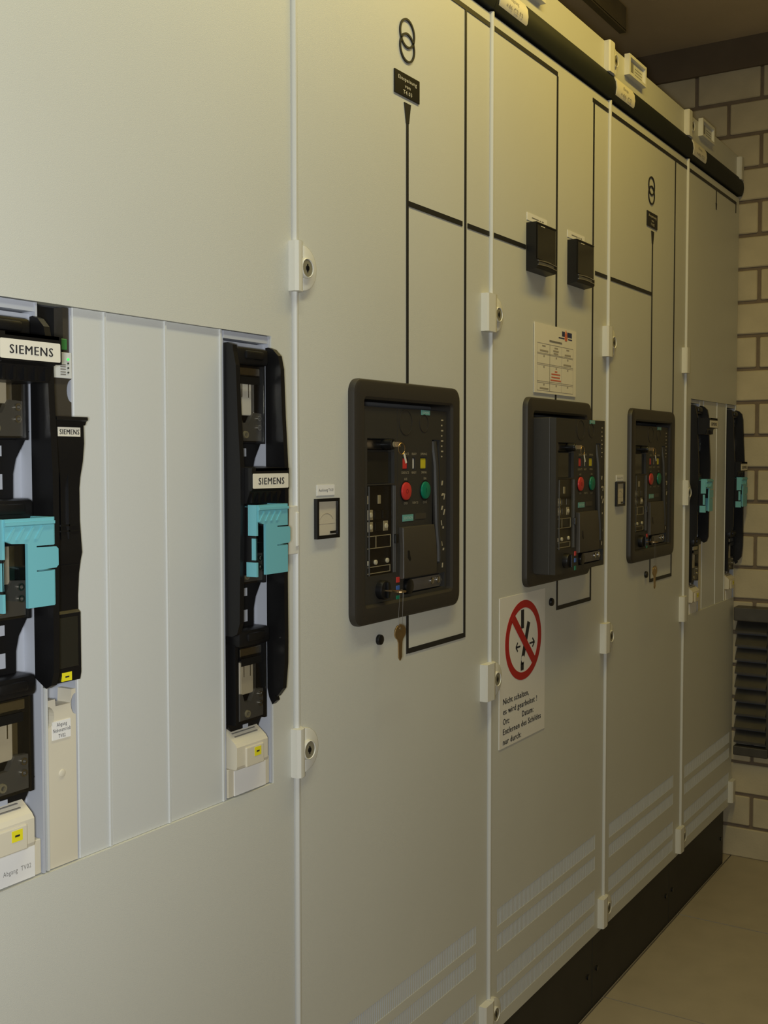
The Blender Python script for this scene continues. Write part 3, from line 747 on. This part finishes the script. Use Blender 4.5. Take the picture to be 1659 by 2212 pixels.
for s, x, z, wd in (('Nicht schalten,', 1.955, 0.8260, 0.118), ('es wird gearbeitet !', 1.955, 0.8060, 0.158), ('Ort:', 1.955, 0.7860, 0.028), ('Datum:', 2.042, 0.7860, 0.054), ('Entfernen des Schildes', 1.955, 0.7660, 0.178), ('nur durch:', 1.955, 0.7460, 0.082)):
    text('sign_text', s, 'ink', sg, x, z, 0.0012, 0.0118, wd, align='LEFT', bold=0.028)

# ------------------------------------------------------------------ fuse switches
def make_switch(x0, cap_z, label, full_left=False, co=0.0, rz=0.966, leg=0.030, zo=0.0, grp='tall black fuse switches in the cut-outs'):
    t = empty('fuse_switch', (x0, 0.0, 0.847), label, 'fuse switch', grp)
    X = lambda u: x0 + u
    # grey mounting base: back plate, frame edges, top ledge
    bm = bmesh.new()
    box(bm, X(0.001), X(0.099), -0.034, -0.028, 0.848, 1.4710)
    box(bm, X(0.0006), X(0.003), -0.028, -0.004, 0.848, 1.4710); box(bm, X(0.0965), X(0.0994), -0.028, -0.002, 0.848, 1.4710)
    box(bm, X(0.003), X(0.0965), -0.028, -0.003, 1.4610, 1.4710); box(bm, X(0.003), X(0.0965), -0.028, -0.012, 1.4530, 1.4590)
    box(bm, X(0.060), X(0.0920), -0.028, -0.002, 1.4480, 1.4520)
    bs = obj('mounting_base', bm, 'backplate', t)
    bm = bmesh.new(); disc(bm, X(0.066), 0.985 + zo, 0.004, -0.028, -0.024, 12, 0.001); obj('base_screw', bm, 'labelw', bs)
    # two long side rails
    def rail(u0, u1, zb, hook, d):
        bk = -0.027 if d else -0.001
        pr = [(bk, 1.4545), (0.004, 1.4550), (0.012, 1.4520), (0.0210 - d, 1.4430), (0.0250 - d, 1.4250), (0.0275 - d, 1.3600), (0.0315 - d, 1.2900), (0.0315 - d, 1.2300), (0.0295 - d, 1.1400)]
        if hook:
            pr += [(0.0300, 1.0500), (0.0295, zb + 0.055), (0.0260, zb + 0.020), (0.0160, zb + 0.0080), (0.0120, zb + 0.010), (0.0145, zb + 0.0020), (0.0075, zb - 0.0040), (0.0020, zb + 0.0060), (bk, zb + 0.018)]
        else:
            pr += [(0.0285 - d, zb + 0.018), (0.0240 - d, zb + 0.004), (0.0160 - d, zb), (bk, zb + (0.0 if d else 0.010))]
        bm = bmesh.new(); prism(bm, pr, 'x', X(u0), X(u1)); return obj('side_rail', bm, 'black', t)
    rail(0.0032, 0.0115, 1.0680, False, 0.008); rail(0.0880, 0.0962, rz, rz < 1.0, 0.0)
    # three fuse carriers
    for k, zc in enumerate((1.3850, 1.1950, 1.0080)):
        bm = bmesh.new()
        box(bm, X(0.0135), X(0.0800), -0.027, -0.0080, zc - 0.062, zc + 0.060, bev=0.002)
        box(bm, X(0.0135), X(0.0200), -0.010, 0.0040, zc - 0.062, zc + 0.060); box(bm, X(0.0745), X(0.0800), -0.010, 0.0040, zc - 0.062, zc + 0.060)
        box(bm, X(0.0130), X(0.0800), -0.020, 0.0120, zc + 0.043, zc + 0.0660, bev=0.005); box(bm, X(0.028), X(0.066), -0.010, 0.016, zc + 0.050, zc + 0.0615, bev=0.003)
        box(bm, X(0.0790), X(0.0875), -0.024, -0.008, zc - 0.030, zc - 0.012); box(bm, X(0.0790), X(0.0875), -0.024, -0.008, zc + 0.028, zc + 0.050)
        ca = obj('fuse_carrier', bm, 'black', t, smooth=True)
        zt = zc - 0.052
        bm = bmesh.new()
        prism(bm, [(X(0.0070), zt), (X(0.0930), zt), (X(0.0870), zt - 0.010), (X(0.0745), zt - 0.030), (X(0.0705), zt - 0.046), (X(0.0700), zt - 0.074), (X(0.0300), zt - 0.074), (X(0.0295), zt - 0.046), (X(0.0255), zt - 0.030), (X(0.0130), zt - 0.010)], 'o', -0.0275, -0.010)
        obj('cable_funnel', bm, 'black', ca)
        B('funnel_window', 'backplate', ca, (X(0.0450), X(0.0555), -0.0100, -0.0092, zt - 0.027, zt - 0.016), (X(0.0435), X(0.0560), -0.0100, -0.0092, zt - 0.062, zt - 0.046))
        # fuse link seen through the window
        bm = bmesh.new(); box(bm, X(0.0300), X(0.0560), -0.0085, 0.0, zc - 0.024, zc + 0.020, bev=0.001)
        obj('fuse_link', bm, 'ceramic' if k != 0 or full_left else 'labelw', ca)
        B('fuse_blade', 'metal', ca, (X(0.0560), X(0.0640), -0.0085, -0.002, zc - 0.022, zc + 0.020), (X(0.0345), X(0.0360), 0.0, 0.0008, zc, zc + 0.018), (X(0.0480), X(0.0495), 0.0, 0.0008, zc, zc + 0.018))
        bm = bmesh.new(); prism(bm, [(X(0.0220), zc - 0.058), (X(0.0735), zc - 0.058), (X(0.0735), zc - 0.021), (X(0.0560), zc - 0.020), (X(0.0470), zc - 0.034), (X(0.0340), zc - 0.034), (X(0.0290), zc - 0.022), (X(0.0220), zc - 0.021)], 'o', -0.004, 0.003)
        obj('contact_cover', bm, 'contact', ca)
        for zz in (zc - 0.0275, zc - 0.0400):
            bm = bmesh.new()
            ring(bm, [[V(X(0.0665) + r * math.cos(2 * math.pi * i / 14), o, zz + r * math.sin(2 * math.pi * i / 14)) for i in range(14)] for r, o in ((0.0042, 0.003), (0.0040, 0.0055), (0.0024, 0.0055), (0.0022, 0.003))])
            obj('contact_screw', bm, 'metal', ca, smooth=True)
        bm = bmesh.new()
        ring(bm, [[V(X(0.0385) + r * math.cos(2 * math.pi * i / 14), o, zc - 0.0500 + r * math.sin(2 * math.pi * i / 14)) for i in range(14)] for r, o in ((0.0052, 0.003), (0.0048, 0.0058), (0.0028, 0.0058), (0.0026, 0.003))])
        obj('contact_screw', bm, 'lockmetal', ca, smooth=True)
        bm = bmesh.new(); box(bm, X(0.0205), X(0.0742), 0.0058, 0.0072, zc - 0.0600, zc + 0.0420)
        gl = obj('viewing_window', bm, 'smoke', ca)
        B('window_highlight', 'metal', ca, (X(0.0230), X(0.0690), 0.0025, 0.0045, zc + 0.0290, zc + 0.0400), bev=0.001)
        B('window_slot', 'black2', ca, (X(0.0215), X(0.0640), 0.0072, 0.0080, zc + 0.0140 + 0.003, zc + 0.0270))
    # sliding brand cap
    bm = bmesh.new()
    pr = [(-0.005, cap_z - 0.030), (0.0260 + co, cap_z - 0.030), (0.0320 + co, cap_z - 0.014), (0.0395 + co, cap_z - 0.0110), (0.0395 + co, cap_z + 0.0125), (0.0425 + co, cap_z + 0.0130), (0.0425 + co, cap_z + 0.0165), (0.0, cap_z + 0.0185), (-0.005, cap_z + 0.010)]
    prism(bm, pr, 'x', X(0.0118), X(0.0800))
    box(bm, X(0.0035), X(0.0830), 0.0365 + co, 0.0425 + co, cap_z - 0.0120, cap_z + 0.0165)
    cp = obj('brand_cap', bm, 'black', t)
    for q in range(5):
        B('cap_rib', 'black2', cp, (X(0.016 + 0.0135 * q), X(0.0195 + 0.0135 * q), 0.020, 0.0320 + co, cap_z - 0.029, cap_z - 0.016))
    PR('brand_plate', 'cream', cp, rrect(X(0.0050), X(0.0808), cap_z - 0.0100, cap_z + 0.0095, 0.0015, 3), 'o', 0.0420 + co, 0.0432 + co)
    text('brand_text', 'SIEMENS', 'ink', cp, X(0.0435), cap_z - 0.0003, 0.0432 + co, 0.0088, 0.0545, bold=0.018)
    # teal grip cover with a spring tab
    zt, zb = 1.2425, 1.1500
    ur, F = 0.0775, 0.0440
    bm = bmesh.new()
    prism(bm, [(X(0.0150), zt - 0.022), (X(0.0150), zt), (X(ur), zt), (X(ur), 1.2135), (X(ur - 0.023), 1.2135), (X(ur - 0.023), 1.2120), (X(ur + 0.0030), 1.2115), (X(ur + 0.0058), 1.2090), (X(ur + 0.0058), 1.1920), (X(ur + 0.0030), 1.1893), (X(ur - 0.023), 1.1883), (X(ur - 0.023), 1.1868), (X(ur), 1.1868), (X(ur), zb), (X(leg), zb), (X(leg), 1.2165), (X(0.0230), 1.2175)], 'o', F - 0.0040, F)
    box(bm, X(ur - 0.003), X(ur + 0.0045), 0.010, F - 0.0042, 1.2135, zt); box(bm, X(ur - 0.003), X(ur + 0.0045), 0.010, F - 0.0042, zb, 1.1868)
    box(bm, X(0.0125), X(0.0160), 0.028, F - 0.002, 1.2020, zt); box(bm, X(0.0125), X(0.0160), 0.034, F - 0.004, 1.1700, 1.1985); box(bm, X(0.0125), X(0.0160), 0.025, F - 0.002, zb - 0.002, 1.1670)
    prism(bm, [(0.008, zt - 0.002), (F + 0.0022, zt - 0.0035), (F + 0.0022, zt - 0.0065), (F - 0.0005, zt - 0.0080), (0.030, zt - 0.003), (0.008, zt - 0.005)], 'x', X(0.0145), X(ur))
    for q in range(4):
        prism(bm, [(X(0.016 + 0.012 * q), zt - 0.0215), (X(0.020 + 0.012 * q), zt - 0.0215), (X(0.028 + 0.012 * q), zt - 0.0085), (X(0.0255 + 0.012 * q), zt - 0.0085)], 'o', F - 0.0005, F + 0.0012)
    gc = obj('grip_cover', bm, 'teal', t)
    B('grip_frame', 'black', gc, (X(0.0142), X(0.0156), 0.006, F - 0.004, zb - 0.001, zt - 0.003))
    # terminal cover and label holder at the bottom
    z = 0.0
    bm = bmesh.new()
    prism(bm, [(-0.027, 0.8880), (0.0080, 0.8880), (0.0095, 0.8920), (0.0095, 0.9180), (0.0060, 0.9230), (-0.0270, 0.9480)], 'x', X(0.0090), X(0.0750), 0.0)
    tc_ = obj('terminal_cover', bm, 'beige', t)
    B('cover_tongue', 'beige', tc_, (X(0.0260), X(0.0640), 0.0085, 0.0120, 0.8880, 0.9150), bev=0.0015)
    yl = B('yellow_sticker', 'ylabel', tc_, (X(0.0430), X(0.0570), 0.0120, 0.0124, 0.9000, 0.9120))
    B('sticker_print', 'ink', tc_, (X(0.0470), X(0.0530), 0.0124, 0.0127, 0.9050, 0.9070))
    B('print_lines', 'inkgrey', tc_, *[(X(0.018), X(0.066), -0.0035 - 0.005 * q, 0.0000 - 0.005 * q - 0.001, 0.9290 + 0.0036 * q, 0.9300 + 0.0036 * q) for q in range(4)])
    bm = bmesh.new(); box(bm, X(0.0060), X(0.0950), -0.027, -0.0040, 0.8485, 0.8872, bev=0.001)
    lh = obj('label_holder', bm, 'beige', t)
    B('paper_label', 'labelw', lh, (X(0.0180), X(0.0850), -0.0040, -0.0025, 0.8490, 0.8830))
    return t, lh

s1, lh1 = make_switch(0.7240, 1.4125, 'leftmost fuse switch, cut by the photo edge, its brand cap up at the top', True, 0.011, 1.056, 0.043)
text('label_text', 'Abgang  TV02', 'inkgrey', lh1, 0.7850, 0.8630, -0.0025, 0.0052, 0.037)
s3, lh3 = make_switch(1.1280, 1.2740, 'near fuse switch right of the grey blanking strips, teal grip just under its cap')
s5, lh5 = make_switch(3.1580, 1.4000, 'far fuse switch beside the last door gap, pale brand plate high on it', True, 0.011, 1.056, 0.043)
s6, lh6 = make_switch(3.5420, 1.2740, 'farthest fuse switch, at the very end by the brick wall')

# slim fuse switch
def make_slim(x0):
    t = empty('slim_fuse_switch', (x0, 0, 0.847), 'slim black fuse switch with a small green light, right of the leftmost switch', 'fuse switch')
    X = lambda u: x0 + u
    bm = bmesh.new(); box(bm, X(0.0006), X(0.0494), -0.036, -0.030, 0.848, 1.4710); box(bm, X(0.0470), X(0.0494), -0.03, -0.0045, 0.848, 1.4710)
    obj('mounting_base', bm, 'backplate', t)
    # upper housing with a round finger notch on its right
    def notch(zc, r, side=0.0468):
        return [(X(side - r * math.cos(a) * 0.55), zc + r * math.sin(a)) for a in [math.radians(90 - 180 * k / 12) * -1 for k in range(13)]]
    nt = notch(1.3785, 0.0125)
    pts = [(X(0.0010), 1.3420), (X(0.0468), 1.3420)] + sorted(nt, key=lambda p: p[1]) + [(X(0.0468), 1.4150), (X(0.0010), 1.4150)]
    bm = bmesh.new(); prism(bm, pts, 'o', -0.024, -0.0035); obj('upper_housing', bm, 'lever', t)
    B('recess_cover', 'black2', t, (X(0.0010), X(0.0380), -0.028, -0.020, 1.4160, 1.4705)); B('recess_side', 'lever', t, (X(0.0382), X(0.0466), -0.028, -0.0060, 1.4160, 1.4705))
    B('terminal_strip', 'terminal', t, (X(0.0120), X(0.0425), -0.018, -0.0040, 1.4235, 1.4360), bev=0.001)
    ep = B('indicator_plate', 'panel', t, (X(0.0200), X(0.0455), -0.0035, -0.0005, 1.3920, 1.4205), bev=0.0006)
    bm = bmesh.new(); disc(bm, X(0.0398), 1.4130, 0.0013, -0.0006, 0.0006, 14); obj('green_lamp', bm, 'led', ep, label='lit green lamp')
    for zz in (1.4085, 1.4035, 1.3985):
        bm = bmesh.new(); disc(bm, X(0.0398), zz, 0.0011, -0.0006, 0.0004, 10); obj('dark_lamp', bm, 'leddark', ep)
    B('indicator_print', 'inkgrey', ep, *[(X(0.0290), X(0.0365), -0.0005, -0.0002, zz, zz + 0.0013) for zz in (1.3955, 1.3982, 1.4012, 1.4040, 1.4062)])
    # handle with a waisted profile
    prof = [(-0.024, 1.3400), (0.0165, 1.3400), (0.0180, 1.3440), (0.0210, 1.3455), (0.0205, 1.3490), (-0.010, 1.3500), (-0.024, 1.3480)]
    bm = bmesh.new(); prism(bm, prof, 'x', X(0.0040), X(0.0480)); obj('handle_lip', bm, 'black', t, smooth=True)
    prof = [(-0.024, 1.3400), (0.0160, 1.3400), (0.0165, 1.3200), (0.0140, 1.3000), (0.0095, 1.2820), (0.0080, 1.2700), (0.0080, 1.2350), (0.0105, 1.2050), (0.0110, 1.1990), (0.0085, 1.1900), (0.0055, 1.1750), (0.0035, 1.1500), (0.0035, 1.1350), (0.0070, 1.1320), (0.0070, 1.0640), (0.0050, 1.0560), (-0.024, 1.0520)]
    bm = bmesh.new(); prism(bm, prof, 'x', X(0.0050), X(0.0460)); hd = obj('handle', bm, 'black', t, smooth=True)
    B('handle_ribs', 'black2', hd, (X(0.0160), X(0.0175), 0.008, 0.0115, 1.215, 1.300), (X(0.0280), X(0.0295), 0.008, 0.0105, 1.215, 1.300), (X(0.0070), X(0.0440), 0.0085, 0.0105, 1.2290, 1.2310), (X(0.0070), X(0.0440), 0.0085, 0.0105, 1.2230, 1.2245), (X(0.0070), X(0.0440), 0.0060, 0.0090, 1.1850, 1.1862))
    B('handle_window', 'darkglass', hd, (X(0.0100), X(0.0420), 0.0060, 0.0078, 1.0720, 1.1280), bev=0.001)
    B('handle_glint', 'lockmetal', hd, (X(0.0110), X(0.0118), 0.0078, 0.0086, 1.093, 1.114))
    B('brand_plate', 'cream', hd, (X(0.0090), X(0.0405), 0.0158, 0.0168, 1.3275, 1.3375)); text('brand_text', 'SIEMENS', 'ink', hd, X(0.0248), 1.3325, 0.0168, 0.0056, 0.0275, bold=0.03)
    ys = B('yellow_sticker', 'ylabel', hd, (X(0.0180), X(0.0320), 0.0055, 0.0074, 1.0575, 1.0670)); B('sticker_print', 'ink', hd, (X(0.0225), X(0.0280), 0.0074, 0.0076, 1.0612, 1.0630))
    # beige lower cover with two finger notches
    arcL = [(X(0.0065 + 0.0095 * math.sin(a) ), 1.0180 + 0.0120 * math.cos(a)) for a in [math.pi * k / 10 for k in range(11)]]
    arcR = [(X(0.0470 - 0.0070 * math.sin(a)), 1.0270 - 0.0120 * math.cos(a)) for a in [math.pi * k / 10 for k in range(11)]]
    pts = [(X(0.0060), 0.8485), (X(0.0470), 0.8485)] + arcR + [(X(0.0470), 1.0440), (X(0.0410), 1.0440), (X(0.0400), 1.0290), (X(0.0180), 1.0290), (X(0.0175), 1.0370), (X(0.0065), 1.0370)] + arcL
    bm = bmesh.new(); prism(bm, pts, 'o', -0.026, -0.0040); lc = obj('lower_cover', bm, 'beige', t)
    B('cover_post', 'panel', t, (X(0.0022), X(0.0054), -0.029, -0.0020, 0.8485, 1.0520))
    bm = bmesh.new(); disc(bm, X(0.0260), 0.9520, 0.0045, -0.0040, -0.0028, 16, 0.001); obj('cover_button', bm, 'beige', lc, smooth=True)
    pl = B('paper_label', 'labelw', lc, (X(0.0125), X(0.0385), -0.0040, -0.0030, 0.9915, 1.0120))
    for s, zz, wd in (('Abgang', 1.0082, 0.0145), ('Nebenantrieb', 1.0020, 0.0250), ('TV02', 0.9952, 0.0100)):
        text('label_text', s, 'ink', lc, X(0.0255), zz, -0.0030, 0.0042, wd)
    return t
make_slim(0.8242)

# slim beige filler beside the far switch
bm = bmesh.new(); box(bm, 3.2605, 3.2990, -0.030, -0.006, 0.8535, 1.2200, bev=0.001); obj('lower_filler', bm, 'beige', cabs[4])
bm = bmesh.new(); box(bm, 3.2605, 3.2990, -0.030, -0.006, 1.2215, 1.4715, bev=0.001); obj('upper_filler', bm, 'panel', cabs[4])

# ------------------------------------------------------------------ cable tray above the cabinets
ct = empty('cable_tray', (1.2, -(-0.30), 2.40), 'dark steel cable tray hanging above the cabinets under the ceiling', 'cable tray')
for oo in (-0.10, -0.40):
    B('side_rail', 'tray', ct, (1.0, 2.87, oo - 0.004, oo + 0.004, 2.425, 2.485), (1.0, 2.87, oo - 0.014, oo + 0.004, 2.421, 2.427))
for k in range(5):
    B('rung', 'tray', ct, (1.10 + k * 0.22, 1.13 + k * 0.22, -0.396, -0.104, 2.428, 2.440))
for x in (1.6, 2.50):
    B('hanger_rod', 'tray', ct, (x - 0.008, x + 0.008, -0.256, -0.244, 2.428, ZC), (x - 0.02, x + 0.02, -0.40, -0.10, 2.414, 2.421))
B('hanger_clamp', 'latch', ct, (2.500, 2.545, -0.140, -0.095, 2.486, 2.515), bev=0.004)

# ------------------------------------------------------------------ louvre on the end wall
lv = empty('ventilation_louvre', (XW, 0.3, 0.32), 'dark metal louvre low on the brick wall beside the farthest cabinet', 'louvre')
yA, yB = 0.012, 0.118        # o-range in view; goes on to the right
def lb_(name, m, x0, x1, o0, o1, z0, z1, bev=0.0): return B(name, m, lv, (XW - x1, XW - x0, o0, o1, z0, z1), bev=bev)
lb_('frame_top', 'louvre', 0.0, 0.055, yA, 0.420, 0.7830, 0.8270, 0.003)
lb_('frame_bottom', 'louvre', 0.0, 0.040, yA, 0.120, 0.3450, 0.3750, 0.003)
lb_('frame_post', 'louvre', 0.0, 0.030, 0.1120, 0.1260, 0.3450, 0.7820, 0.002)
lb_('back_sheet', 'body', 0.0, 0.003, yA, 0.1115, 0.3760, 0.7820)
for k in range(9):
    z = 0.3800 + k * 0.0445
    bm = bmesh.new()
    sec = [(0.004, z + 0.034), (0.030, z + 0.006), (0.034, z + 0.006), (0.034, z + 0.012), (0.008, z + 0.041), (0.004, z + 0.041)]
    a = [bm.verts.new((XW - p[0], -yA - 0.0005, p[1])) for p in sec]; b = [bm.verts.new((XW - p[0], -0.1110, p[1])) for p in sec]
    bm.faces.new(a); bm.faces.new(b[::-1])
    for q in range(6): bm.faces.new((a[q], b[q], b[(q + 1) % 6], a[(q + 1) % 6]))
    obj('slat', bm, 'louvre', lv)
